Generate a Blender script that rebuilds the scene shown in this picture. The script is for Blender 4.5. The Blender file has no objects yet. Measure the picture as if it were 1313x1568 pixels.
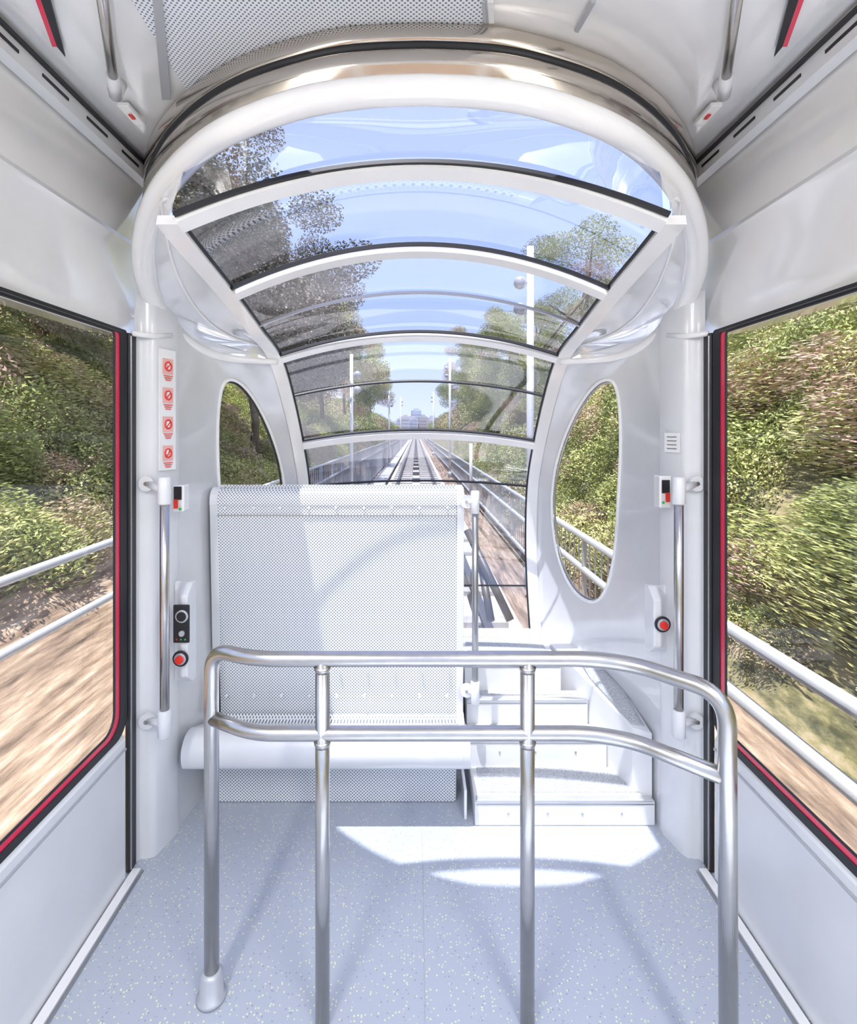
import bpy, bmesh, math, random
from mathutils import Vector, Matrix, noise
random.seed(7)
F=800.0; CX=-0.015
def W(px,py,d): return Vector(((px-637)*d/F+CX, d, 1.6-(py-660)*d/F))
scene=bpy.context.scene
try: scene.view_settings.view_transform='Standard'
except Exception: pass

# ---------------------------------------------------------------- materials
def newmat(name):
    m=bpy.data.materials.new(name); m.use_nodes=True
    nt=m.node_tree; return m,nt,nt.nodes['Principled BSDF']
def pbr(name,col,rough=.5,metal=0,coat=0,var=0.03,scale=6,bump=0,emit=None):
    m,nt,b=newmat(name)
    tc=nt.nodes.new('ShaderNodeTexCoord'); n=nt.nodes.new('ShaderNodeTexNoise'); n.inputs['Scale'].default_value=scale
    n.inputs['Detail'].default_value=4
    nt.links.new(tc.outputs['Object'],n.inputs['Vector'])
    r=nt.nodes.new('ShaderNodeValToRGB')
    c=Vector(col)
    r.color_ramp.elements[0].position=.3; r.color_ramp.elements[1].position=.7
    r.color_ramp.elements[0].color=(*[max(0,x*(1-var)) for x in c],1); r.color_ramp.elements[1].color=(*[min(1,x*(1+var)) for x in c],1)
    nt.links.new(n.outputs['Fac'],r.inputs['Fac']); nt.links.new(r.outputs['Color'],b.inputs['Base Color'])
    b.inputs['Roughness'].default_value=rough; b.inputs['Metallic'].default_value=metal
    b.inputs['Coat Weight'].default_value=coat; b.inputs['Coat Roughness'].default_value=.05
    if bump:
        bp=nt.nodes.new('ShaderNodeBump'); bp.inputs['Strength'].default_value=bump; bp.inputs['Distance'].default_value=.01
        nt.links.new(n.outputs['Fac'],bp.inputs['Height']); nt.links.new(bp.outputs['Normal'],b.inputs['Normal'])
    return m
WHITE=pbr('white_lacquer',(.86,.86,.855),.16,coat=.8)
SHOULD=pbr('mirror_lacquer',(.86,.88,.91),.10,.5,coat=1.0)
HEAD=pbr('pearl_lacquer',(.87,.865,.85),.14,.15,coat=1.0)
WHITE_M=pbr('white_matte',(.76,.765,.77),.5)
PANEL=pbr('pale_grey_panel',(.74,.75,.765),.3,coat=.3)
GREYP=pbr('nose_wall_grey',(.72,.73,.74),.18,.1,coat=.7)
PLATE=pbr('sign_white',(.93,.93,.92),.4)
STEEL=pbr('brushed_steel',(.56,.55,.54),.27,1,var=.05,scale=30)
DSTEEL=pbr('dark_steel',(.42,.42,.43),.3,1)
BRONZE=pbr('champagne_chrome',(.56,.51,.45),.13,1,var=.05,scale=3)
BLACK=pbr('rubber_black',(.015,.016,.02),.45)
RED=pbr('red_paint',(.75,.02,.08),.3,coat=.3)
REDB=pbr('red_plastic',(.8,.03,.02),.3)
PRED=pbr('pale_red_print',(.9,.5,.47),.5)
GREEN=pbr('green_lens',(.05,.5,.1),.3)
CONC=pbr('pale_concrete',(.60,.58,.55),.9,var=.12,scale=3,bump=.3)
RAILM=pbr('rail_iron',(.13,.12,.12),.5,.6)
GALV=pbr('galvanised_steel',(.48,.50,.54),.4,.3)
def glass(name,tint,refl=.9,base=.03):
    m,nt,b=newmat(name); N=nt.nodes; L=nt.links; N.remove(b); out=N['Material Output']
    t=N.new('ShaderNodeBsdfTransparent'); t.inputs['Color'].default_value=(*tint,1)
    g=N.new('ShaderNodeBsdfGlossy'); g.inputs['Roughness'].default_value=.02
    ge=N.new('ShaderNodeNewGeometry'); dt=N.new('ShaderNodeVectorMath'); dt.operation='DOT_PRODUCT'
    L.new(ge.outputs['Incoming'],dt.inputs[0]); L.new(ge.outputs['Normal'],dt.inputs[1])
    ab=N.new('ShaderNodeMath'); ab.operation='ABSOLUTE'; L.new(dt.outputs['Value'],ab.inputs[0])
    su=N.new('ShaderNodeMath'); su.operation='SUBTRACT'; su.inputs[0].default_value=1; L.new(ab.outputs[0],su.inputs[1])
    pw=N.new('ShaderNodeMath'); pw.operation='POWER'; pw.inputs[1].default_value=4.5; L.new(su.outputs[0],pw.inputs[0])
    ma=N.new('ShaderNodeMath'); ma.operation='MULTIPLY_ADD'; ma.inputs[1].default_value=refl; ma.inputs[2].default_value=base; L.new(pw.outputs[0],ma.inputs[0])
    mx=N.new('ShaderNodeMixShader')
    L.new(ma.outputs[0],mx.inputs[0]); L.new(t.outputs[0],mx.inputs[1]); L.new(g.outputs[0],mx.inputs[2]); L.new(mx.outputs[0],out.inputs[0])
    return m
ROOFGL=glass('tinted_roof_glass',(.68,.71,.84),.9,.17)
SIDEGL=glass('side_glass',(.97,.98,.98),.35,.05)
SKYGL=glass('fill_skylight_glass',(.9,.92,.95),.3,.03)  # for the added light opening behind the camera

def perf(name,axes,base,hole,pitch=.0072,thr=.30):
    m,nt,b=newmat(name); N=nt.nodes; L=nt.links
    tc=N.new('ShaderNodeTexCoord'); s=N.new('ShaderNodeSeparateXYZ'); L.new(tc.outputs['Object'],s.inputs[0])
    cs=[]
    for a in axes:
        mu=N.new('ShaderNodeMath'); mu.operation='MULTIPLY'; mu.inputs[1].default_value=math.pi/ (pitch*(1 if a=='X' else .95))
        L.new(s.outputs[a],mu.inputs[0]); c=N.new('ShaderNodeMath'); c.operation='COSINE'; L.new(mu.outputs[0],c.inputs[0]); cs.append(c)
    p=N.new('ShaderNodeMath'); p.operation='MULTIPLY'; L.new(cs[0].outputs[0],p.inputs[0]); L.new(cs[1].outputs[0],p.inputs[1])
    g=N.new('ShaderNodeMath'); g.operation='GREATER_THAN'; g.inputs[1].default_value=thr; L.new(p.outputs[0],g.inputs[0])
    mx=N.new('ShaderNodeMix'); mx.data_type='RGBA'; mx.inputs['A'].default_value=(*base,1); mx.inputs['B'].default_value=(*hole,1)
    L.new(g.outputs[0],mx.inputs['Factor']); L.new(mx.outputs['Result'],b.inputs['Base Color']); b.inputs['Roughness'].default_value=.4
    return m
PERF=perf('perforated_metal_upright',('X','Z'),(.82,.83,.84),(.13,.16,.20))
PERFH=perf('seat_reflection_dots',('X','Y'),(.86,.88,.91),(.18,.24,.33),.0065)  # dotted colours imitating the seat mirrored in the glossy ceiling
def floor_mat():
    m,nt,b=newmat('speckled_vinyl'); N=nt.nodes; L=nt.links
    tc=N.new('ShaderNodeTexCoord')
    v=N.new('ShaderNodeTexVoronoi'); v.inputs['Scale'].default_value=105; L.new(tc.outputs['Object'],v.inputs['Vector'])
    lt=N.new('ShaderNodeMath'); lt.operation='LESS_THAN'; lt.inputs[1].default_value=.28; L.new(v.outputs['Distance'],lt.inputs[0])
    sp=N.new('ShaderNodeSeparateColor'); L.new(v.outputs['Color'],sp.inputs[0])
    def band(a,bn):
        g=N.new('ShaderNodeMath'); g.operation='GREATER_THAN'; g.inputs[1].default_value=a; L.new(sp.outputs[bn],g.inputs[0])
        mm=N.new('ShaderNodeMath'); mm.operation='MULTIPLY'; L.new(lt.outputs[0],mm.inputs[0]); L.new(g.outputs[0],mm.inputs[1]); return mm
    m1=band(.62,0); m2=band(.72,1)
    mx=N.new('ShaderNodeMix'); mx.data_type='RGBA'; mx.inputs['A'].default_value=(.44,.48,.555,1); mx.inputs['B'].default_value=(.31,.35,.43,1)
    L.new(m2.outputs[0],mx.inputs['Factor'])
    mx2=N.new('ShaderNodeMix'); mx2.data_type='RGBA'; L.new(mx.outputs['Result'],mx2.inputs['A']); mx2.inputs['B'].default_value=(.74,.76,.54,1)
    L.new(m1.outputs[0],mx2.inputs['Factor']); L.new(mx2.outputs['Result'],b.inputs['Base Color'])
    b.inputs['Roughness'].default_value=.30
    return m
FLOORM=floor_mat()
TREAD=pbr('tread_grit',(.44,.46,.48),.7,var=.3,scale=160)
NOSE=pbr('tread_nosing',(.60,.61,.62),.35,.5)
def ramp_mat(name,stops,scale,stretch=(1,1,1),rough=.9,objrand=False):
    m,nt,b=newmat(name); N=nt.nodes; L=nt.links
    tc=N.new('ShaderNodeTexCoord'); mp=N.new('ShaderNodeMapping'); mp.inputs['Scale'].default_value=stretch
    n=N.new('ShaderNodeTexNoise'); n.inputs['Scale'].default_value=scale; n.inputs['Detail'].default_value=8; n.inputs['Roughness'].default_value=.7
    L.new(tc.outputs['Object'],mp.inputs[0]); L.new(mp.outputs[0],n.inputs['Vector'])
    r=N.new('ShaderNodeValToRGB'); e=r.color_ramp.elements
    e[0].position=stops[0][0]; e[0].color=(*stops[0][1],1); e[1].position=stops[-1][0]; e[1].color=(*stops[-1][1],1)
    for p,c in stops[1:-1]:
        q=e.new(p); q.color=(*c,1)
    if objrand:
        oi=N.new('ShaderNodeObjectInfo'); ma=N.new('ShaderNodeMath'); ma.operation='MULTIPLY_ADD'; ma.inputs[1].default_value=.5; 
        L.new(oi.outputs['Random'],ma.inputs[0]); 
        ad=N.new('ShaderNodeMath'); ad.operation='MULTIPLY'; ad.inputs[1].default_value=.75
        L.new(n.outputs['Fac'],ad.inputs[0]); L.new(ad.outputs[0],ma.inputs[2])
        L.new(ma.outputs[0],r.inputs['Fac'])
    else: L.new(n.outputs['Fac'],r.inputs['Fac'])
    L.new(r.outputs['Color'],b.inputs['Base Color']); b.inputs['Roughness'].default_value=rough
    return m
HILL=ramp_mat('hillside_undergrowth',[(.36,(.06,.06,.03)),(.47,(.16,.15,.07)),(.56,(.30,.26,.14)),(.66,(.42,.33,.24))],7,(1,.35,1))
DIRTM=ramp_mat('dry_leaf_litter',[(.34,(.07,.05,.035)),(.45,(.20,.14,.10)),(.55,(.34,.25,.18)),(.68,(.58,.48,.38))],10,(1,.09,1))
LEAF=ramp_mat('leaves',[(.22,(.09,.10,.045)),(.40,(.20,.23,.08)),(.56,(.36,.41,.13)),(.70,(.52,.52,.22)),(.80,(.50,.40,.27)),(.92,(.55,.34,.30))],1.5,objrand=True,rough=.6)
LEAFD=ramp_mat('tree_leaves',[(.25,(.07,.065,.05)),(.5,(.17,.17,.11)),(.8,(.34,.29,.22))],1.5,objrand=True,rough=.6)
BARK=pbr('bark',(.18,.14,.10),.9,var=.3,scale=10)

# ---------------------------------------------------------------- geometry helpers
def empty(name,loc=(0,0,0)):
    o=bpy.data.objects.new(name,None); o.empty_display_size=.1; o.location=loc; scene.collection.objects.link(o); return o
def mesh(name,verts,faces,mat,parent=None,smooth=False,bevel=0,solid=0):
    me=bpy.data.meshes.new(name); me.from_pydata([tuple(v) for v in verts],[],faces); me.validate(); me.update()
    bm=bmesh.new(); bm.from_mesh(me); bmesh.ops.recalc_face_normals(bm,faces=bm.faces); bm.to_mesh(me); bm.free()
    o=bpy.data.objects.new(name,me); scene.collection.objects.link(o)
    if mat: me.materials.append(mat)
    if smooth: me.polygons.foreach_set('use_smooth',[True]*len(me.polygons))
    if solid:
        md=o.modifiers.new('s','SOLIDIFY'); md.thickness=solid; md.offset=0
    if bevel:
        md=o.modifiers.new('b','BEVEL'); md.width=bevel; md.segments=3; md.limit_method='ANGLE'
    if parent: o.parent=parent
    return o
def box(name,c,s,mat,parent=None,bevel=.003,axes=None):
    c=Vector(c); ax=axes or (Vector((1,0,0)),Vector((0,1,0)),Vector((0,0,1)))
    v=[c+ax[0]*(i*s[0]/2)+ax[1]*(j*s[1]/2)+ax[2]*(k*s[2]/2) for i in(-1,1) for j in(-1,1) for k in(-1,1)]
    f=[(0,1,3,2),(4,6,7,5),(0,4,5,1),(2,3,7,6),(0,2,6,4),(1,5,7,3)]
    return mesh(name,v,f,mat,parent,bevel=bevel)
def catmull(P,n=8,closed=False):
    P=[Vector(p) for p in P]; out=[]; m=len(P)
    rng=range(m if closed else m-1)
    for i in rng:
        if closed: a,b,c,d=P[(i-1)%m],P[i],P[(i+1)%m],P[(i+2)%m]
        else: a,b,c,d=P[max(i-1,0)],P[i],P[i+1],P[min(i+2,m-1)]
        for k in range(n):
            t=k/n; out.append(.5*((2*b)+(c-a)*t+(2*a-5*b+4*c-d)*t*t+(3*b-a-3*c+d)*t**3))
    if not closed: out.append(P[-1])
    return out
def fillet(P,r,n=6):
    P=[Vector(p) for p in P]; out=[P[0]]
    for i in range(1,len(P)-1):
        a,b,c=P[i-1],P[i],P[i+1]; u=(a-b); v=(c-b); rr=min(r,u.length*.45,v.length*.45)
        p=b+u.normalized()*rr; q=b+v.normalized()*rr
        for k in range(n+1):
            t=k/n; out.append(p.lerp(b,t).lerp(b.lerp(q,t),t))
    out.append(P[-1]); return out
def sweep(name,P,rad,mat,parent=None,seg=14,closed=False,prof=None,up=None,smooth=True):
    P=[Vector(p) for p in P]; n=len(P); verts=[];faces=[]
    prof0=prof or [(math.cos(2*math.pi*k/seg),math.sin(2*math.pi*k/seg)) for k in range(seg)]
    m=len(prof0); prev=None
    for i in range(n):
        if closed: t=P[(i+1)%n]-P[(i-1)%n]
        else: t=P[min(i+1,n-1)]-P[max(i-1,0)]
        t.normalize()
        if up is not None:
            uu=up[i] if isinstance(up,list) else Vector(up)
            a=t.cross(uu).normalized()
        elif prev is None:
            h=Vector((0,0,1)) if abs(t.z)<.9 else Vector((0,1,0)); a=t.cross(h).normalized()
        else: a=(prev-t*prev.dot(t)).normalized()
        prev=a; b=a.cross(t)
        r=rad[i] if isinstance(rad,(list,tuple)) else rad
        for (x,y) in prof0: verts.append(P[i]+a*(x*r)+b*(y*r))
    for i in range(n if closed else n-1):
        j=(i+1)%n
        for k in range(m): faces.append((i*m+k,i*m+(k+1)%m,j*m+(k+1)%m,j*m+k))
    if not closed:
        faces.append(tuple(range(m))[::-1]); faces.append(tuple((n-1)*m+k for k in range(m)))
    return mesh(name,verts,faces,mat,parent,smooth=smooth)
def grid(name,rows,mat,parent=None,smooth=True,solid=0,skip=None):
    n=len(rows);m=len(rows[0]); v=[p for r in rows for p in r]; f=[]
    for i in range(n-1):
        for j in range(m-1):
            if skip and skip(i,j): continue
            f.append((i*m+j,i*m+j+1,(i+1)*m+j+1,(i+1)*m+j))
    return mesh(name,v,f,mat,parent,smooth=smooth,solid=solid)
def extr(name,prof,y0,y1,mat,parent=None,smooth=False,sx=1,closed=False,bevel=0,solid=0):
    v=[Vector((sx*x,y0,z)) for x,z in prof]+[Vector((sx*x,y1,z)) for x,z in prof]; n=len(prof)
    f=[(i,i+1,n+i+1,n+i) for i in range(n-1)]
    if closed: f+= [(n-1,0,n,2*n-1),tuple(range(n)),tuple(range(2*n-1,n-1,-1))]
    return mesh(name,v,f,mat,parent,smooth=smooth,bevel=bevel,solid=solid)
def prismx(name,prof,x0,x1,mat,parent=None,bevel=0):
    n=len(prof); v=[Vector((x0,y,z)) for y,z in prof]+[Vector((x1,y,z)) for y,z in prof]
    f=[(i,(i+1)%n,n+(i+1)%n,n+i) for i in range(n)]+[tuple(range(n)),tuple(range(2*n-1,n-1,-1))]
    return mesh(name,v,f,mat,parent,bevel=bevel)
def disc(name,c,nrm,r,h,mat,parent=None,seg=28,r2=None):
    nrm=Vector(nrm).normalized(); c=Vector(c)
    return sweep(name,[c,c+nrm*h*.8,c+nrm*h],[r,r,(r2 or r*.9)],mat,parent,seg=seg,smooth=False)

REAR=-1.9
# ---------------------------------------------------------------- floor
mesh('floor',[(-1.07,REAR,-.04),(1.07,REAR,-.04),(1.07,3.0,-.04),(-1.07,3.0,-.04),(-1.07,REAR,0),(1.07,REAR,0),(1.07,3.0,0),(-1.07,3.0,0)],
 [(0,1,2,3),(4,5,6,7),(0,1,5,4),(1,2,6,5),(2,3,7,6),(3,0,4,7)],FLOORM)
box('trim_seam',(.01,0.1,.0006),(.0015,4.0,.0012),GALV,None,0)
for s,nm in((-1,'trim_left'),(1,'trim_right')):
    e=empty(nm)
    box('threshold',(s*1.03,0,.006),(.03,3.8,.012),WHITE,e)
    box('threshold_groove',(s*1.008,0,.003),(.008,3.8,.006),DSTEEL,e)

# ---------------------------------------------------------------- side walls, doors
hdr=[(1.055,1.95),(1.075,1.97),(1.085,2.05),(1.08,2.15),(1.06,2.25),(1.045,2.275),(1.05,2.29),(1.035,2.36),(1.01,2.5),(1.0,2.56)]
for s,nm,dn in((-1,'left','door_1'),(1,'right','door_2')):
    w=empty('wall_'+nm)
    extr('header_lower',hdr[:6],REAR,2.06,HEAD,w,smooth=True,sx=s)
    extr('header_upper',hdr[6:],REAR,2.06,HEAD,w,smooth=True,sx=s)
    extr('header_lip',hdr[5:7],REAR,2.06,PANEL,w,sx=s)
    extr('sun_block_eave',[(1.10,1.955),(1.28,1.99),(1.27,2.2),(1.15,2.5),(1.0,2.60)],REAR,2.0,WHITE,w,smooth=True,sx=s,solid=.01)  # unseen eave, added to keep sun from entering the door windows
    sweep('door_track',[(s*.985,REAR,2.515),(s*.985,1.94,2.515)],1,PANEL,w,prof=[(-.018,-.035),(.018,-.035),(.018,.035),(-.018,.035)],up=(0,0,1),smooth=False)
    sweep('track_gasket',[(s*.965,REAR,2.535),(s*.965,1.93,2.535)],1,BLACK,w,prof=[(-.006,-.006),(.006,-.006),(.006,.006),(-.006,.006)],up=(0,0,1),smooth=False)
    for k in range(14):
        y=-.6+k*.18
        box('track_slot',(s*.966,y,2.507),(.003,.10,.008),BLACK,w,0)
    pil=[(1.055,1.93),(1.045,1.952),(1.02,1.955),(1.0,1.962),(.992,1.975),(.966,2.07),(.968,2.10)]
    rows=[[Vector((s*x,y,z)) for x,y in pil] for z in (0,.7,1.4,1.97,2.12)]
    grid('pillar',rows,PANEL,w)
    sweep('pillar_cap',[(s*1.05,1.90,1.955),(s*1.0,1.955,1.955),(s*.975,2.05,1.975)],.010,WHITE,w)
    d=empty(dn)
    y1=1.86; y0=REAR+.1
    extr('lower_panel',[(1.05,.01),(1.05,.50),(1.06,.52),(1.09,.52),(1.09,.01)],y0,y1,PANEL,d,sx=s,closed=True)
    extr('panel_edge',[(1.047,.465),(1.047,.472)],y0,y1,GALV,d,sx=s,solid=.003)
    def rr(ya,yb,za,zb,r,x,rt=.012):
        pts=[]
        for (cy,cz,a0,r_) in((yb-rt,zb-rt,0,rt),(ya+rt,zb-rt,90,rt),(ya+r,za+r,180,r),(yb-r,za+r,270,r)):
            for k in range(7):
                a=math.radians(a0+k*15); pts.append(Vector((x,cy+r_*math.cos(a),cz+r_*math.sin(a))))
        return pts
    inner=rr(y0+.1,1.812,.562,1.944,.06,s*1.062); outer=rr(y0+.05,1.842,.540,1.947,.07,s*1.062,.014); outer2=rr(y0+.02,1.878,.518,1.962,.07,s*1.058,.016)
    grid('red_frame',[inner+[inner[0]],outer+[outer[0]]],RED,d,smooth=False,solid=.004)
    grid('black_frame',[outer+[outer[0]],outer2+[outer2[0]]],BLACK,d,smooth=False,solid=.01)
    sweep('glazing_gasket',inner,.004,BLACK,d,closed=True,seg=8)
    box('door_seal',(s*1.055,1.905,.98),(.02,.045,1.95),BLACK,d,.006)
    box('door_seal_red',(s*1.06,1.935,.98),(.012,.012,1.95),RED,d,.002)
    box('door_seal_lip',(s*1.045,1.888,.98),(.006,.006,1.93),DSTEEL,d,.002)
    mesh('window_%d'%(1 if s<0 else 2),inner,[tuple(range(len(inner)))],SIDEGL,None)

# ---------------------------------------------------------------- rear wall
rw=empty('wall_rear')
box('lower',(0,REAR,.35),(2.14,.05,.7),PANEL,rw); box('upper',(0,REAR,2.35),(2.14,.05,.42),PANEL,rw)
for s in(-1,1): box('jamb',(s*.98,REAR,1.4),(.18,.05,1.5),PANEL,rw)
mesh('window_3',[(-.9,REAR,.7),(.9,REAR,.7),(.9,REAR,2.15),(-.9,REAR,2.15)],[(0,1,2,3)],SIDEGL)

# ---------------------------------------------------------------- oval frame
ringL=[(648,138,1.20),(545,143,1.21),(450,160,1.235),(350,198,1.30),(290,240,1.40),(246,292,1.53),(223,350,1.70),(221,410,1.86),(238,465,2.0),(277,515,2.15),(340,546,2.32),(427,554,2.42)]
def toS(px,py,d): return Vector(((px-643)*d/F, d, 1.6-(py-660)*d/F))
RL=[toS(*p) for p in ringL]; RL[0].x=0
RLs=catmull(RL,8)
mir=lambda v: Vector((-v.x,v.y,v.z))
full=RLs[::-1]+[mir(p) for p in RLs[1:]]
nR=len(full)
rad=[]
for i in range(nR):
    t=abs(i-(nR-1)/2)/((nR-1)/2)
    rad.append(.033 if t<.35 else (.033+(.040-.033)*(t-.35)/.3 if t<.65 else max(.014,.040-(t-.65)/.35*.03)))
ring=empty('oval_canopy_frame')
sweep('frame_tube',full,rad,WHITE,ring,seg=20)
topL=[(0,1.229),(-.115,1.234),(-.222,1.249),(-.434,1.324),(-.613,1.435),(-.776,1.583),(-.92,1.766),(-1.005,1.93)]
TL=catmull([Vector((x,d,2.56)) for x,d in topL],8)
TT=TL[::-1]+[mir(p) for p in TL[1:]]
RB=catmull(RL[:8],8); RB=RB[::-1]+[mir(p) for p in RB[1:]]
def resamp(P,n):
    L=[0]
    for i in range(1,len(P)): L.append(L[-1]+(P[i]-P[i-1]).length)
    out=[];j=0
    for k in range(n):
        s=L[-1]*k/(n-1)
        while j<len(P)-2 and L[j+1]<s: j+=1
        out.append(P[j].lerp(P[j+1],min(1,max(0,(s-L[j])/(L[j+1]-L[j]+1e-9)))))
    return out
A=resamp(TT,90);B=resamp(RB,90)
B=[b+Vector((0,0,.02)) for b in B]
def lr(t,o=0): return [a.lerp(b,t)+Vector((0,-o,0)) for a,b in zip(A,B)]
grid('fascia_upper',[lr(0),lr(.06,.012),lr(.15,.020),lr(.34,.020),lr(.38,.014)],BRONZE,ring)
grid('shadow_gap',[lr(.38,.014),lr(.40,.006),lr(.50,.006),lr(.52,.014)],BLACK,ring)
grid('fascia_lower',[lr(.52,.014),lr(.56,.022),lr(.68,.028),lr(.8,.02),lr(.9,.008),lr(1)],BRONZE,ring)
grid('fascia_backing',[lr(0,-.02),lr(.5,-.02),lr(1,-.02)],BLACK,ring)

# ---------------------------------------------------------------- ceiling
ceil=empty('ceiling')
CEILM=pbr('gloss_ceiling',(.90,.905,.91),.12,.1,coat=.8)
grid('ceiling_panel',[[Vector((p.x,0.25,2.56)) for p in TT],TT],CEILM,ceil,smooth=False)
for s in(-1,1): box('fill_skylight_side',(s*.9,-.8,2.565),(.24,2.1,.02),WHITE,ceil)
box('fill_skylight_end',(0,-1.75,2.565),(2.0,.3,.02),WHITE,ceil)
mesh('window_6',[(-.8,-1.6,2.56),(.8,-1.6,2.56),(.8,.25,2.56),(-.8,.25,2.56)],[(0,1,2,3)],SKYGL)  # unseen roof opening, added so sun and sky brighten the interior
def cpt(px,py,z=2.55): 
    d=(z-1.6)*F/(660-py); return Vector(((px-637)*d/F+CX,d,z))
def cpoly(name,pts,mat,z=2.552,th=.006):
    v=[cpt(px,py,z) for px,py in pts]; n=len(v)
    v2=[p+Vector((0,0,-th)) for p in v]
    f=[tuple(range(n)),tuple(range(2*n-1,n-1,-1))]+[(i,(i+1)%n,n+(i+1)%n,n+i) for i in range(n)]
    return mesh(name,v+v2,f,mat,ceil)
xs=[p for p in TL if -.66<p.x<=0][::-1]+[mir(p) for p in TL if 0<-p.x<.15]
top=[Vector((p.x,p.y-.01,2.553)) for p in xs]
mesh('seat_reflection_panel',top+[Vector((top[-1].x,.27,2.553)),Vector((top[0].x+.05,.27,2.553))],[tuple(range(len(top)+2))],PERFH,ceil,solid=.004)  # flat panel standing in for the seat's reflection in the ceiling
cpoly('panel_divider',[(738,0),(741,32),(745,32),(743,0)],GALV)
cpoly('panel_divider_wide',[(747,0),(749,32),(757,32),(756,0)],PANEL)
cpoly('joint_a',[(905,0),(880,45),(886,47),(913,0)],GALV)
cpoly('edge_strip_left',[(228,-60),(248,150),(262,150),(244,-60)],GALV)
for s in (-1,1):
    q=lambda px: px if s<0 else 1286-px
    cpoly('red_reflection',[(q(34),-60),(q(80),68),(q(87),68),(q(43),-60)],RED)  # red and black strips imitate window frames reflected in the ceiling
    cpoly('black_reflection',[(q(43),-60),(q(87),68),(q(100),84),(q(62),-60)],BLACK)
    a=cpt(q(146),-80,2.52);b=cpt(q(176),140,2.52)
    sweep('pole_reflection',[a,b],.012,STEEL,ceil)  # bar, sockets and labels modelled in place of reflected poles
    sweep('pole_reflection_socket',[b+(a-b).normalized()*.07,b+(b-a).normalized()*.02],.017,PANEL,ceil)
    sweep('pole_reflection_bracket',[b,b+Vector((0,0.02,.035))],.02,PANEL,ceil)
    c=cpt(q(202),175,2.545); box('label_reflection',c,(.035,.10,.012),WHITE,ceil); box('label_reflection_mark',c+Vector((0,0,-.008)),(.010,.022,.004),REDB,ceil,0)
for i,x in enumerate((-.87,.87)):  # unseen fill lights, added behind the camera to brighten the cabin
    e=empty('fill_light' if i==0 else 'fill_light.001')
    box('housing',(x,-.5,2.54),(.10,1.6,.03),WHITE,e)
    L=bpy.data.lights.new('led','AREA'); L.shape='RECTANGLE'; L.size=.07; L.size_y=1.5; L.energy=40; L.color=(1,.98,.95)
    lo=bpy.data.objects.new('fill_strip',L); lo.location=(x,-.5,2.52); scene.collection.objects.link(lo); lo.parent=e

# ---------------------------------------------------------------- nose: windshield strip
EP=[(1.15,2.24,.16),(1.37,2.155,.165),(1.79,2.08,.16),(2.1,2.015,.14),(2.41,1.945,.12),(2.64,1.78,.11),(2.88,1.53,.09),(3.04,1.28,.08),(3.08,.95,.07),(3.04,.70,.06),(2.96,.46,.04)]
prof=catmull([Vector(p) for p in EP],10)
HW=.635
def pnorm(i):
    a=prof[max(0,i-1)];b=prof[min(len(prof)-1,i+1)]
    t=Vector((b.x-a.x,b.y-a.y)).normalized(); return Vector((-t.y,t.x))
def spt(i,u,off=0):
    p=prof[i];n=pnorm(i); s=p.z*(1-u*u)+off
    return Vector((HW*u,p.x+n.x*s,p.y+n.y*s))
ws=empty('panoramic_windshield')
us=[-1+2*k/32 for k in range(33)]
i0=10
grid('glass_strip',[[spt(i,u) for u in us] for i in range(i0,len(prof))],ROOFGL,ws)
arc=resamp([p for p in full if p.y<1.43],33)
r1=[spt(i0,u) for u in us]
grid('glass_first_panel',[[a.lerp(b,t)+Vector((0,0,.02*math.sin(math.pi*t))) for a,b in zip(arc,r1)] for t in(0,.25,.5,.75,1)],ROOFGL,ws)
def rib(name,i,w,mat,off=-.015,th=.018,ua=1.0):
    n=pnorm(i); P=[spt(i,u*ua,off) for u in us]
    sweep(name,P,1,mat,ws,prof=[(-w/2,-th/2),(w/2,-th/2),(w/2,th/2),(-w/2,th/2)],up=(0,n.x,n.y),smooth=False)
for i in (10,20,40,60): rib('rib',i,.046 if i<30 else .042,WHITE,off=-.016,th=.020,ua=1.0)
for i in (9,19,39,59): rib('rib_seal',i,.010,BLACK,off=-.010,th=.012)
for i in (29,50,70,90): rib('glazing_bar',i,.010,BLACK if i>40 else DSTEEL,off=-.004,th=.01)
for s in(-1,1):
    nn=[Vector((0,pnorm(i).x,pnorm(i).y)) for i in range(i0,len(prof))]
    P=[spt(i,s)+Vector((s*.030,0,0)) for i in range(i0,len(prof))]
    sweep('edge_frame',P,1,WHITE,ws,prof=[(-.030,-.015),(.030,-.015),(.030,.012),(-.030,.012)],up=nn,smooth=False)
    P=[spt(i,s)+Vector((-s*.002,0,0)) for i in range(i0,len(prof))]
    sweep('edge_gasket',P,.006,BLACK,ws,seg=8)
sh=empty('nose_shoulders')
for s in (-1,1):
    Rr=resamp([p for p in RLs if p.y>=1.40],50)
    E=resamp([Vector((-HW-.03,prof[i].x,prof[i].y)) for i in range(i0,41)],50)
    rows=[]
    for t in [k/12 for k in range(13)]:
        row=[]
        for k,(a,b) in enumerate(zip(Rr,E)):
            p=a.lerp(b,t); h=.05*math.sin(math.pi*t)*min(1,k/6)
            row.append(Vector((s*abs(p.x-h*.8),p.y,p.z+h)))
        rows.append(row)
    grid('shoulder_shell',rows,SHOULD,sh)
    sweep('shoulder_moulding',[rows[6][k]+Vector((0,0,-.004)) for k in range(4,48)],.005,WHITE,sh,seg=8)
def de(z):
    pts=[(p.y,p.x) for p in prof if p.x>=2.40]
    if z>=pts[0][0]: return pts[0][1]
    for (za,da),(zb,db) in zip(pts,pts[1:]):
        if zb<=z<=za: return da+(db-da)*(za-z)/(za-zb+1e-9)
    return pts[-1][1]
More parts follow.
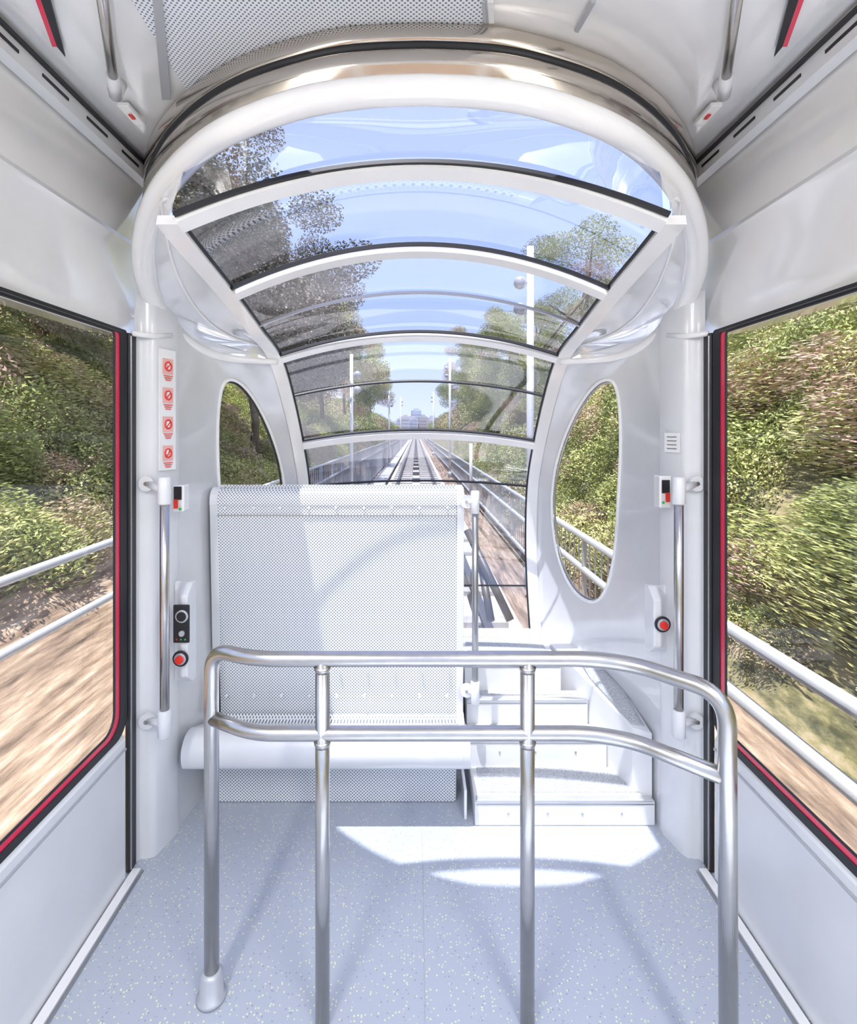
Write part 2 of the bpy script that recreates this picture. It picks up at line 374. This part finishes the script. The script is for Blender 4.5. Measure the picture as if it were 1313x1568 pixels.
def nw(u,z,s,off=0):
    D=de(z); x=(1-u)**2*.968+2*u*(1-u)*.95+u*u*(HW+.055); d=(1-u)**2*2.10+2*u*(1-u)*(2.1+.55*(D-2.1))+u*u*D
    zt=z+ max(0,(z-1.6)/.33)*.09*(1-u)**1.5
    return Vector((s*(x-off),d,zt))
NU,NZ=130,190; ZT=1.95
uc,uh,zc,zh=.60,.27,1.275,.545
def skp(i,j):
    z=(i+.5)*ZT/NZ; u=(j+.5)/NU; return abs((u-uc)/uh)**2.3+abs((z-zc)/zh)**2.3<1
def egg(a):
    ca,sa=math.cos(a),math.sin(a); f=(abs(ca)**2.3+abs(sa)**2.3)**(-1/2.3); return ca*f,sa*f
for s,nm in((-1,'left'),(1,'right')):
    e=empty('wall_nose_'+nm)
    rows=[[nw(j/NU,i*ZT/NZ,s) for j in range(NU+1)] for i in range(NZ+1)]
    grid('nose_panel',rows,GREYP,e,skip=skp)
    P=[];Pb=[]
    for k in range(72):
        ex,ez=egg(2*math.pi*k/72)
        P.append(nw(uc+uh*ex,zc+zh*ez,s,.002)); Pb.append(nw(uc+uh*.975*ex,zc+zh*.985*ez,s,-.01))
    sweep('window_trim',P,.008,WHITE,e,closed=True,seg=8)
    sweep('window_seal',Pb,.006,BLACK if s<0 else DSTEEL,e,closed=True,seg=8)
    g=[[nw(uc+uh*(k/8)*egg(2*math.pi*j/48)[0],zc+zh*(k/8)*egg(2*math.pi*j/48)[1],s,-.008) for j in range(49)] for k in range(9)]
    grid('window_%d'%(4 if s<0 else 5),g,SIDEGL,None)
fw=empty('wall_front')
mesh('sill_panel',[(-.7,2.98,0),(.7,2.98,0),(.7,2.98,.47),(-.7,2.98,.47)],[(0,1,2,3)],WHITE_M,fw,solid=.02)
box('sill_ledge',(0,2.94,.465),(1.36,.07,.03),WHITE,fw,.008)

# ---------------------------------------------------------------- steps and platform
st=empty('boarding_steps')
def step(i,x0,x1,y0,y1,z0,z1):
    box('riser_%d'%i,((x0+x1)/2,(y0+y1)/2,(z0+z1)/2),(x1-x0,y1-y0,z1-z0),WHITE_M,st,.004)
    box('nosing_%d'%i,((x0+x1)/2,y0+.012,z1+.002),(x1-x0-.01,.03,.010),NOSE,st,.003)
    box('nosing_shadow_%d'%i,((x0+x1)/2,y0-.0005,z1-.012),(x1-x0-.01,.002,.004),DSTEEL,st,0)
    box('tread_%d'%i,((x0+x1)/2,(y0+y1)/2+.02,z1+.002),(x1-x0-.06,(y1-y0)-.06,.004),TREAD,st,0)
step(1,.225,.955,2.116,2.335,0.001,.10)
step(2,.225,.84,2.335,2.47,0.001,.217)
step(3,.225,.80,2.47,2.57,0.001,.325)
step(4,.225,.70,2.57,2.93,0.001,.45)
for x in (.36,.52,.66,.82): disc('screw',(x,2.116,.05),(0,-1,0),.005,.003,STEEL,st,10)
for x in (.36,.52,.7): disc('screw',(x,2.335,.165),(0,-1,0),.005,.003,STEEL,st,10)
def poly_prism(name,pts,z0s,z1s,mat,parent,bevel=.004):
    n=len(pts); v=[Vector((x,y,z0)) for (x,y),z0 in zip(pts,z0s)]+[Vector((x,y,z1)) for (x,y),z1 in zip(pts,z1s)]
    f=[(i,(i+1)%n,n+(i+1)%n,n+i) for i in range(n)]+[tuple(range(n)),tuple(range(2*n-1,n-1,-1))]
    return mesh(name,v,f,mat,parent,bevel=bevel)
b1=[(.89,2.18),(.955,2.14),(.945,2.40),(.86,2.70),(.72,2.93),(.66,2.93),(.80,2.50)]
poly_prism('bulkhead',b1,[.002]*7,[.36,.36,.41,.47,.49,.49,.41],WHITE_M,st)
poly_prism('bulkhead_ledge',[(.895,2.2),(.94,2.18),(.935,2.38),(.86,2.62),(.80,2.62),(.815,2.5)],[.365,.365,.41,.46,.46,.42],[.372,.372,.417,.467,.467,.427],TREAD,st,0)
box('rear_platform',(-.29,2.72,.225),(1.0,.42,.448),WHITE_M,st,.004)

# ---------------------------------------------------------------- bench
be=empty('perforated_bench_seat')
back=[(2.325,1.20),(2.318,1.27),(2.325,1.315),(2.35,1.338),(2.385,1.338),(2.41,1.315),(2.415,1.27),(2.41,.30),(2.37,.25),(2.32,.262),(2.28,.27),(2.15,.27),(2.09,.262),(2.065,.275),(2.052,.31),(2.055,.345),(2.08,.375),(2.13,.38),(2.22,.345),(2.30,.315),(2.345,.33),(2.362,.38)]
bk=catmull([Vector((a,b,0)) for a,b in back],4,closed=True)
bp=[(p.x,p.y) for p in bk]
prismx('back_and_seat',bp,-.905,.175,PERF,be)
def offp(P,o):
    n=len(P);r=[]
    for i in range(n):
        a=Vector(P[i-1]);b=Vector(P[(i+1)%n]);t=(b-a).normalized(); r.append((P[i][0]+t.y*o*sg,P[i][1]-t.x*o*sg))
    return r
area=sum(bp[i-1][0]*bp[i][1]-bp[i][0]*bp[i-1][1] for i in range(len(bp)))
sg=1 if area>0 else -1
for x0,x1 in((-.93,-.897),(.167,.20)):
    prismx('side_frame',offp(bp,.007),x0,x1,PANEL,be,bevel=.004)
lip=catmull([Vector((a,b,0)) for a,b in [(2.16,.377),(2.13,.388),(2.08,.385),(2.048,.35),(2.043,.31),(2.058,.27),(2.09,.255),(2.15,.262)]],5)
grid('seat_lip',[[Vector((x,p.x,p.y)) for p in lip] for x in (-.935,.17)],PANEL,be)
box('top_seam',(-.365,2.321,1.225),(1.07,.004,.004),DSTEEL,be,0)
box('base_panel',(-.365,2.26,.135),(1.04,.02,.265),PERF,be,.003)
box('base_trim',(-.365,2.248,.262),(1.04,.006,.012),PANEL,be,.001)
box('base_side',(.145,2.34,.13),(.03,.16,.26),PANEL,be); box('base_side_l',(-.875,2.34,.13),(.03,.16,.26),PANEL,be)
for k in range(9):
    for z in (1.26,.60,.42): disc('rivet',(-.86+k*.123,2.335 if z<1 else 2.322,z),(0,-1,0),.006,.012,WHITE,be,10)
box('base_foot',(.19,2.25,.06),(.012,.2,.12),WHITE,be)

def clamp(parent,p,q,rp):
    p=Vector(p);q=Vector(q)
    sweep('socket',[p+Vector((0,0,-.05)),p+Vector((0,0,-.045)),p+Vector((0,0,.045)),p+Vector((0,0,.05))],[rp*1.1,rp*1.35,rp*1.35,rp*1.1],PANEL,parent,seg=16)
    sweep('arm',[p,q],.013,PANEL,parent,seg=12)
    sweep('plate',[q+Vector((-.0,0.006,0)),q+Vector((0,-.012,0))],.028,PANEL,parent,seg=20,smooth=False)
    disc('screw',q+Vector((0,-.012,0)),(0,-1,0),.008,.004,STEEL,parent,12)
gp=empty('grab_pole')
P=W(728,915,2.28)
sweep('pole',[(P.x,2.28,.42),(P.x,2.28,1.31)],.014,DSTEEL,gp)
clamp(gp,(P.x,2.28,1.29),(P.x-.035,2.30,1.29),.014); clamp(gp,(P.x,2.28,.46),(P.x-.035,2.30,.46),.014)
for nm,px,qx in(('grab_pole.001',252,226),('grab_pole.002',1040,1066)):
    e=empty(nm); d=1.885; x=W(px,0,d).x
    sweep('pole',[(x,d,.52),(x,d,1.42)],.0165,STEEL,e,seg=20)
    for z in (1.385,.545):
        clamp(e,(x,d,z),(W(qx,0,1.94).x,1.94,z+.02*(1 if z>1 else -1)),.0175)

# ---------------------------------------------------------------- barrier railing
br=empty('barrier_railing'); R=.0205
zt=.985; z2=.79
Lp=(-.592,1.475); C1=(-.455,1.41); C2=(.45,1.41); Rp=(.712,1.22)
pts=[(Lp[0],Lp[1],.0),(Lp[0],Lp[1],zt),(C1[0],C1[1],zt),(C2[0],C2[1],zt),(.56,1.375,zt),(Rp[0],Rp[1],zt),(Rp[0]+.002,Rp[1]-.005,0)]
sweep('top_rail',fillet(pts,.075,10),R,STEEL,br,seg=24)
pts=[(Lp[0],Lp[1],z2),(C1[0],C1[1],z2-.006),(C2[0],C2[1],z2-.006),(.56,1.375,z2-.006),(Rp[0],Rp[1],z2)]
sweep('mid_rail',fillet(pts,.06,8),R*.95,STEEL,br,seg=24)
for px in (494,808):
    x=W(px,0,1.41).x
    sweep('post',[(x,1.41,0),(x,1.41,zt)],R*.95,STEEL,br,seg=24)
    for z in(zt,z2-.006): sweep('weld_collar',[(x,1.41,z-.035),(x,1.41,z-.02)],[R*.97,R*1.15],STEEL,br,seg=20)
for x,y in((Lp),(Rp)):
    sweep('foot_collar',[(x,y,0),(x,y,.012),(x,y,.014),(x,y,.07),(x,y,.08)],[R*1.95,R*1.95,R*1.6,R*1.5,R*1.05],GALV,br,seg=24)

# ---------------------------------------------------------------- wall fittings
a=Vector((-.992,1.972,0)); b=Vector((-.967,2.066,0)); r=(b-a).normalized(); n=Vector((r.y,-r.x,0)); 
if n.y>0: n=-n
up=Vector((0,0,1))
sp=empty('safety_pictogram_sign')
zc0=(W(250,535,2.01).z+W(250,720,2.01).z)/2; h=W(250,535,2.01).z-W(250,720,2.01).z
c=(a+b)/2+n*.004; c.z=zc0
ax=(r,n,up)
box('plate',c,(.088,.004,h),PLATE,sp,0,ax)
for k in range(4):
    cc=c+n*.003+up*(h*.36-k*h*.24)
    box('picture_base',cc,(.056,.001,.06),PRED,sp,0,ax)
    sweep('prohibition_ring',[cc+n*.002+r*(.017*math.cos(t*math.pi/10))+up*(.017*math.sin(t*math.pi/10)) for t in range(20)],.0025,REDB,sp,seg=6,closed=True)
    box('figure',cc+n*.002+r*(.004-.003*k)+up*(.003*(k%2)),(.010+.003*(k%3),.002,.022),PLATE,sp,0,ax)
    box('prohibition_bar',cc+n*.003,(.034,.002,.004),REDB,sp,0,((r+up).normalized(),n,(up-r).normalized()))
    for q in (0,1,2): box('caption',cc+n*.002-up*(.037+.008*q),(.05-.01*q,.001,.003),REDB,sp,0,ax)
stc=empty('notice_sticker')
a2=Vector((.992,1.972,0)); b2=Vector((.967,2.066,0)); r2=(a2-b2).normalized(); n2=Vector((r2.y,-r2.x,0)); 
if n2.y>0: n2=-n2
c=(a2+b2)/2+n2*.004; c.z=W(1040,678,2).z; ax2=(r2,n2,up)
box('sticker',c,(.080,.002,.075),PLATE,stc,0,ax2)
for k in range(4): box('print_line',c+n2*.002+up*(.022-k*.015),(.05,.001,.003),DSTEEL,stc,0,ax2)
for nm,px,py in(('key_switch_box',277,762),('key_switch_box.001',1015,752)):
    e=empty(nm); c=W(px,py,1.995); s=-1 if px<600 else 1
    box('case',c,(.045,.05,.12 if s>0 else .10),WHITE,e,.005); box('front',c+Vector((0,-.027,0.02)),(.03,.004,.05),BLACK,e,.002)
    box('red_tab',c+Vector((s*.006,-.030,-.02)),(.016,.004,.035),REDB,e,.001); disc('green_lamp',c+Vector((-s*.01,-.027,-.04)),(0,-1,0),.005,.004,GREEN,e,12)
ic=empty('intercom_panel'); c=W(275,975,1.995)
hp=lambda s,c,h,name,par: mesh(name,[c+Vector((dx*s,dy,dz)) for dz in(-h/2,-h/2+.04,h/2-.04,h/2) for dx,dy in(((-.045,.06),(.0,.0 if abs(dz)<h/2 else .05),(.03,.0 if abs(dz)<h/2 else .05),(.03,.08)))],
   [(i*4+j,i*4+j+1,(i+1)*4+j+1,(i+1)*4+j) for i in range(3) for j in range(3)]+[(0,1,2,3),(12,15,14,13)],PANEL,par,bevel=.006)
hp(1,c,.39,'housing',ic)
cb=W(278,955,1.985); box('black_panel',cb,(.062,.01,.145),BLACK,ic,.006)
disc('speaker',cb+Vector((0.004,-.005,.03)),(0,-1,0),.024,.006,GALV,ic); disc('speaker_mesh',cb+Vector((0.004,-.011,.03)),(0,-1,0),.018,.002,BLACK,ic)
disc('call_button',cb+Vector((.004,-.005,-.035)),(0,-1,0),.011,.007,GALV,ic)
for k in range(3): disc('led',cb+Vector((-.016+k*.016,-.005,-.058)),(0,-1,0),.003,.002,GREEN if k else REDB,ic,8)
def ebtn(e,c):
    disc('bezel',c,(0,-1,0),.030,.006,BLACK,e); disc('ring',c+Vector((0,-.006,0)),(0,-1,0),.022,.005,GALV,e); disc('button',c+Vector((0,-.011,0)),(0,-1,0),.015,.012,REDB,e); 
eb=empty('emergency_button'); ebtn(eb,W(277,1008,1.985))
eb2=empty('emergency_button.001'); c=W(1014,955,1.99); hp(-1,c,.26,'housing',eb2); ebtn(eb2,c+Vector((.0,-.004,0)))

# ---------------------------------------------------------------- outside
tr=empty('railway_track')
SL=-.55
box('track_slab',(0,103,SL-.1),(2.3,200,.2),CONC,tr,0)
box('centre_beam',(0,103,SL+.03),(.3,200,.06),CONC,tr,0)
for s in(-1,1):
    sweep('rail',[(s*.72,3.3,SL+.15),(s*.72,203,SL+.15)],1,RAILM,tr,prof=[(-.035,.06),(.035,.06),(.035,.02),(.01,.01),(.01,-.1),(.07,-.14),(-.07,-.14),(-.01,-.1),(-.01,.01),(-.035,.02)],up=(0,0,1),smooth=False)
FC=[(0,1,3,2),(4,6,7,5),(0,4,5,1),(2,3,7,6),(0,2,6,4),(1,5,7,3)]
v=[];f=[]
for k in range(150):
    y=3.6+k*1.1; b=len(v)
    for i in(-1,1):
        for j in(-1,1):
            for kk in(0,1): v.append((i*1.0,y+j*.10,SL+.0+kk*.06))
    f+=[tuple(b+q for q in t) for t in FC]
mesh('sleepers',v,f,pbr('sleeper_grey',(.42,.40,.38),.9,var=.15),tr)
v=[];f=[]
for k in range(40):
    y=5+k*3.3; b=len(v)
    for i in(-1,1):
        for j in(-1,1):
            for kk in(0,1): v.append((i*.16,y+j*.2,SL+.06+kk*.14))
    f+=[tuple(b+q for q in t) for t in FC]
mesh('cable_rollers',v,f,RAILM,tr)
for (p,q) in ((W(716,812,4.8),W(782,950,4.4)),(W(736,858,4.8),W(752,950,4.4))):
    sweep('side_brace',[p,q],.035,RAILM,tr,seg=8)
def fence(name,x,ztop,zbot,rails,y0,y1,dy,nb,thick=.02):
    e=empty(name); v=[];f=[]
    def bx(c,s):
        b=len(v)
        for i in(-1,1):
            for j in(-1,1):
                for k in(-1,1): v.append((c[0]+i*s[0]/2,c[1]+j*s[1]/2,c[2]+k*s[2]/2))
        f.extend([tuple(b+q for q in t) for t in FC])
    y=y0
    while y<y1:
        if y<0 or y>4.2: bx((x,y,(ztop+zbot)/2),(.05,.05,ztop-zbot))
        if y>4.2:
            for k in range(1,nb): bx((x,y+dy*k/nb,(ztop+zbot)/2),(.014,.014,ztop-zbot-.1))
        y+=dy
    mesh('posts_and_bars',v,f,GALV,e)
    for z in rails: sweep('rail',[(x,y0,z),(x,y1,z)],thick,GALV,e,seg=10)
fence('walkway_fence',-2.05,.86,-.75,[.86,.5,-.6],-3.2,130,1.6,8,.025)
fence('walkway_fence.001',2.05,.30,-.8,[.30,-.1,-.7],-3.2,130,1.6,8,.045)
wk=empty('maintenance_walkway')
box('slab_left',(-1.65,60,-.72),(.6,140,.1),CONC,wk,0)
v=[];f=[]
for k in range(90):
    y=4+k*.8; b=len(v)
    for i in(-1,1):
        for j in(-1,1):
            for kk in(0,1): v.append((-1.65+i*.28,y+j*.1,-.67+kk*.05))
    f+=[tuple(b+q for q in t) for t in FC]
mesh('walkway_treads',v,f,WHITE_M,wk)
def lamp(name,x,y,zt,z0=-.8,r=.05,heads=True):
    e=empty(name); sweep('pole',[(x,y,z0),(x,y,zt)],[r*1.1,r],WHITE_M,e,seg=12); sweep('base',[(x,y,z0),(x,y,z0+.3)],r*1.8,GALV,e,seg=12)
    if heads:
        s=-1 if x>0 else 1
        for dz in (.55,.95):
            hx=x+s*.16
            sweep('arm',[(x,y,zt-dz),(hx,y,zt-dz+.02)],.02,GALV,e,seg=8)
            P=[(hx,y,zt-dz-.1+.2*k/8) for k in range(9)]
            sweep('lamp_head',P,[.012+.085*math.sqrt(max(0,1-((k-4)/4)**2)) for k in range(9)],GALV,e,seg=14)
lamp('street_lamp',1.74,8.0,4.42,r=.055)
lamp('street_lamp.001',-1.74,14,3.66,r=.045)
lamp('street_lamp.002',1.75,27,5.4,r=.06)
lamp('street_lamp.003',-1.75,34,4.2,r=.06)
lamp('street_lamp.004',1.78,17,1.2,r=.05,heads=False)
lamp('street_lamp.005',-1.75,60,5.5,r=.08)
lamp('street_lamp.006',1.75,52,5.5,r=.08)

def hz(x,y):
    ax=abs(x)
    if x<0: tab=[(0,-.9),(2.2,-.85),(3.2,-.6),(4.2,.2),(7,2.4),(12,4.8),(30,8)]
    else: tab=[(0,-.9),(2.3,-.9),(2.8,-.4),(3.6,.8),(4.8,2.3),(8,3.8),(12,5),(30,8)]
    for (a,za),(b,zb) in zip(tab,tab[1:]):
        if a<=ax<=b: z=za+(zb-za)*(ax-a)/(b-a); break
    else: z=tab[-1][1]
    if ax>3: z+= .35*noise.noise(Vector((x*.5,y*.35,0)))*min(1,ax-3)+.15*noise.noise(Vector((x*2,y*2,3)))
    return z
for s,nm in((-1,'hillside'),(1,'hillside.001')):
    xs=[2.0,2.3,2.6,3.0,3.4,3.9,4.5,5.2,6,7,8,9.5,11,13,16,20,30]
    ys=[-8+k*.6 for k in range(70)]+[34+k*3 for k in range(60)]
    e=empty(nm)
    grid('embankment',[[Vector((s*x,y,hz(s*x,y))) for x in xs] for y in ys],HILL,e)
    if s<0: grid('litter_bank',[[Vector((s*x,y,hz(s*x,y)+.04)) for x in [2.0,2.3,2.6,3.0,3.4,3.9,4.5]] for y in ys],DIRTM,e)
    else: grid('litter_bank',[[Vector((s*x,y,hz(s*x,y)+.04)) for x in [2.0,2.3,2.6]] for y in ys],DIRTM,e)
mesh('ground',[(-200,-60,-.95),(200,-60,-.95),(200,500,-.95),(-200,500,-.95)],[(0,1,2,3)],DIRTM)

def clump(name,n,size,mat,seed,streak=0):
    rd=random.Random(seed); v=[];f=[]
    for _ in range(n):
        d=Vector((rd.gauss(0,1),rd.gauss(0,1),rd.gauss(0,1))).normalized()*(rd.random()**.35)
        d.z*=.8
        a=Vector((rd.gauss(0,1),rd.gauss(0,1),rd.gauss(0,1))).normalized()
        if streak: a=Vector((a.x*.2,1,a.z*.2)).normalized()
        b=a.orthogonal().normalized(); b.rotate(Matrix.Rotation(rd.uniform(0,6.28),3,a))
        L=size*rd.uniform(.6,1.4)*(1+1.4*streak); w=size*rd.uniform(.4,.7)*(.7 if streak else 1); i=len(v)
        v+=[d-a*L*.5,d+b*w*.5,d+a*L*.5,d-b*w*.5]; f.append((i,i+1,i+2,i+3))
    me=bpy.data.meshes.new(name); me.from_pydata([tuple(p) for p in v],[],f); me.materials.append(mat); return me
CL=[clump('shrub_foliage_%d'%k,2200,.085,LEAF,k) for k in range(3)]
CS=[clump('grass_foliage_%d'%k,2600,.075,LEAF,k+5,1) for k in range(3)]
CT=[clump('tree_foliage_%d'%k,1700,.10,LEAFD,k+9) for k in range(3)]
def inst(me,loc,sc,par,nm,rot=True):
    o=bpy.data.objects.new(nm,me); o.location=loc; o.scale=(sc*random.uniform(.8,1.2),sc*random.uniform(.8,1.3),sc*random.uniform(.7,1.1))
    if rot: o.rotation_euler=(random.uniform(-.4,.4),random.uniform(-.4,.4),random.uniform(0,6.3))
    else: o.rotation_euler=(random.choice((0,3.14)),random.uniform(0,6.3),random.uniform(-.15,.15))
    scene.collection.objects.link(o); o.parent=par
shr=empty('hillside_shrubs')
for s in(-1,1):
    for k in range(680):
        y=-1.0+38*random.random()**1.3; x0=4.1 if s<0 else 2.75; t=random.random()**1.5; ax=x0+t*8.5
        sc=random.uniform(.25,.65)*(1+ax*.05)
        near=y<10 and random.random()<.7
        inst(random.choice(CS if near else CL),(s*ax,y,hz(s*ax,y)+sc*.3),sc,shr,'bush',not near)
    for k in range(380):
        y=.5+15*random.random(); x0=4.1 if s<0 else 2.75; ax=x0+random.random()*6
        sc=random.uniform(.3,.6)*(1+ax*.04) if ax>3.4 else random.uniform(.2,.35)
        near=random.random()<.5
        inst(random.choice(CS if near else CL),(s*ax,y,hz(s*ax,y)+sc*.3),sc,shr,'bush',not near)
    for k in range(220):
        y=36+random.random()*110; ax=4.2+random.random()*9; sc=random.uniform(.9,2.0)
        inst(random.choice(CL),(s*ax,y,hz(s*ax,y)+sc*.3),sc,shr,'bush')
def tree(name,x,y,h,cr,n=20,lo=.45,mats=None):
    e=empty(name); z=hz(x,y)-.2
    bend=[Vector((x+noise.noise(Vector((x,k,y)))*.35,y,z+h*k/6)) for k in range(7)]
    sweep('trunk',bend,[.14*h/8*(1-.1*k) for k in range(7)],BARK,e,seg=8)
    for k in range(n):
        a=random.random()*6.28; rr_=cr*math.sqrt(random.random()); zz=z+h*random.uniform(lo,1.05)
        c=Vector((x+rr_*math.cos(a),y+rr_*math.sin(a),zz)); inst(random.choice(mats or CT),c,cr*random.uniform(.24,.42),e,'canopy')
        if k%3==0: sweep('branch',[bend[3].lerp(bend[5],random.random()),c],[.05,.02],BARK,e,seg=6)
TR=[(-4.6,8.3,7.2,2.6,30,.5),(-5.2,12,7.5,2.9,32,.5),(-5.2,16.5,8.0,3.0,32,.35),(-5.4,22,7.6,2.8,30,.3),(-5.8,32,8.6,3.2,30,.25),(-6.2,45,9,3.2,26,.2),(-6.5,60,10,3,20,.3),(-8.0,5.0,5,2,16,.3),(-9,9,6,2.2,18,.3),(-9,13,7,2.5,18,.3),
    (4.8,15,4.4,1.5,26,.15),(4.8,21,4.0,1.7,26,.1,),(4.9,27,4.8,2.0,28,.1),(5.6,38,6.2,2.4,28,.1),(6.4,50,8,2.8,26,.1),(7,65,9,3,24,.1),(8,9,3.5,1.7,16,.3),(-7,80,9,3.5,20,.2),(7.5,85,9,3.5,20,.2),(4.9,8.5,5.0,1.2,7,.7)]
for i,t in enumerate(TR): tree('tree' if i==0 else 'tree.%03d'%i,*t,mats=(CT if t[0]<0 and t[1]<30 else CL))
ct=empty('city_buildings'); CW=[pbr('facade_%d'%k,c,.8) for k,c in enumerate([(.56,.56,.58),(.52,.48,.45),(.46,.52,.60)])]
for k in range(30):
    x=random.uniform(-16,16); y=random.uniform(210,260); h=random.uniform(5,9)*(1.35-abs(x)/18); w=random.uniform(2.5,5)
    box('block',(x,y,h/2-.5),(w,w,h),CW[k%3],ct,0); box('roof_block',(x,y,h-.2),(w*.5,w*.5,1.2),CW[(k+1)%3],ct,0)
    for q in range(int(h/1.5)): box('window_row',(x,y-w/2-.03,q*1.4+.6),(w*.8,.05,.5),GALV,ct,0)

# ---------------------------------------------------------------- light
w=bpy.data.worlds.new('sky'); scene.world=w; w.use_nodes=True; nt=w.node_tree; bg=nt.nodes['Background']
tc=nt.nodes.new('ShaderNodeTexCoord'); s=nt.nodes.new('ShaderNodeSeparateXYZ'); r=nt.nodes.new('ShaderNodeValToRGB')
nt.links.new(tc.outputs['Generated'],s.inputs[0]); nt.links.new(s.outputs['Z'],r.inputs['Fac']); nt.links.new(r.outputs[0],bg.inputs[0])
e=r.color_ramp.elements; e[0].position=0; e[0].color=(.78,.84,.96,1); e[1].position=.8; e[1].color=(.52,.57,.80,1); q=e.new(.25); q.color=(.42,.55,.86,1)
bg.inputs[1].default_value=1.85
S=bpy.data.lights.new('sun','SUN'); S.energy=9.0; S.angle=.01; S.color=(1,.955,.885)
so=bpy.data.objects.new('sun',S); scene.collection.objects.link(so); so.rotation_euler=Vector((.14,.23,-1)).to_track_quat('-Z','Y').to_euler(); so.location=(0,0,20)

cam=bpy.data.cameras.new('camera'); co=bpy.data.objects.new('camera',cam); scene.collection.objects.link(co)
co.location=(CX,0,1.6); co.rotation_euler=(math.pi/2,0,0)
cam.sensor_fit='AUTO'; cam.sensor_width=36; cam.lens=F/1568*36; cam.shift_x=(656.5-637)/1568; cam.shift_y=-(784-660)/1568
cam.clip_start=.02; cam.clip_end=1000
scene.camera=co
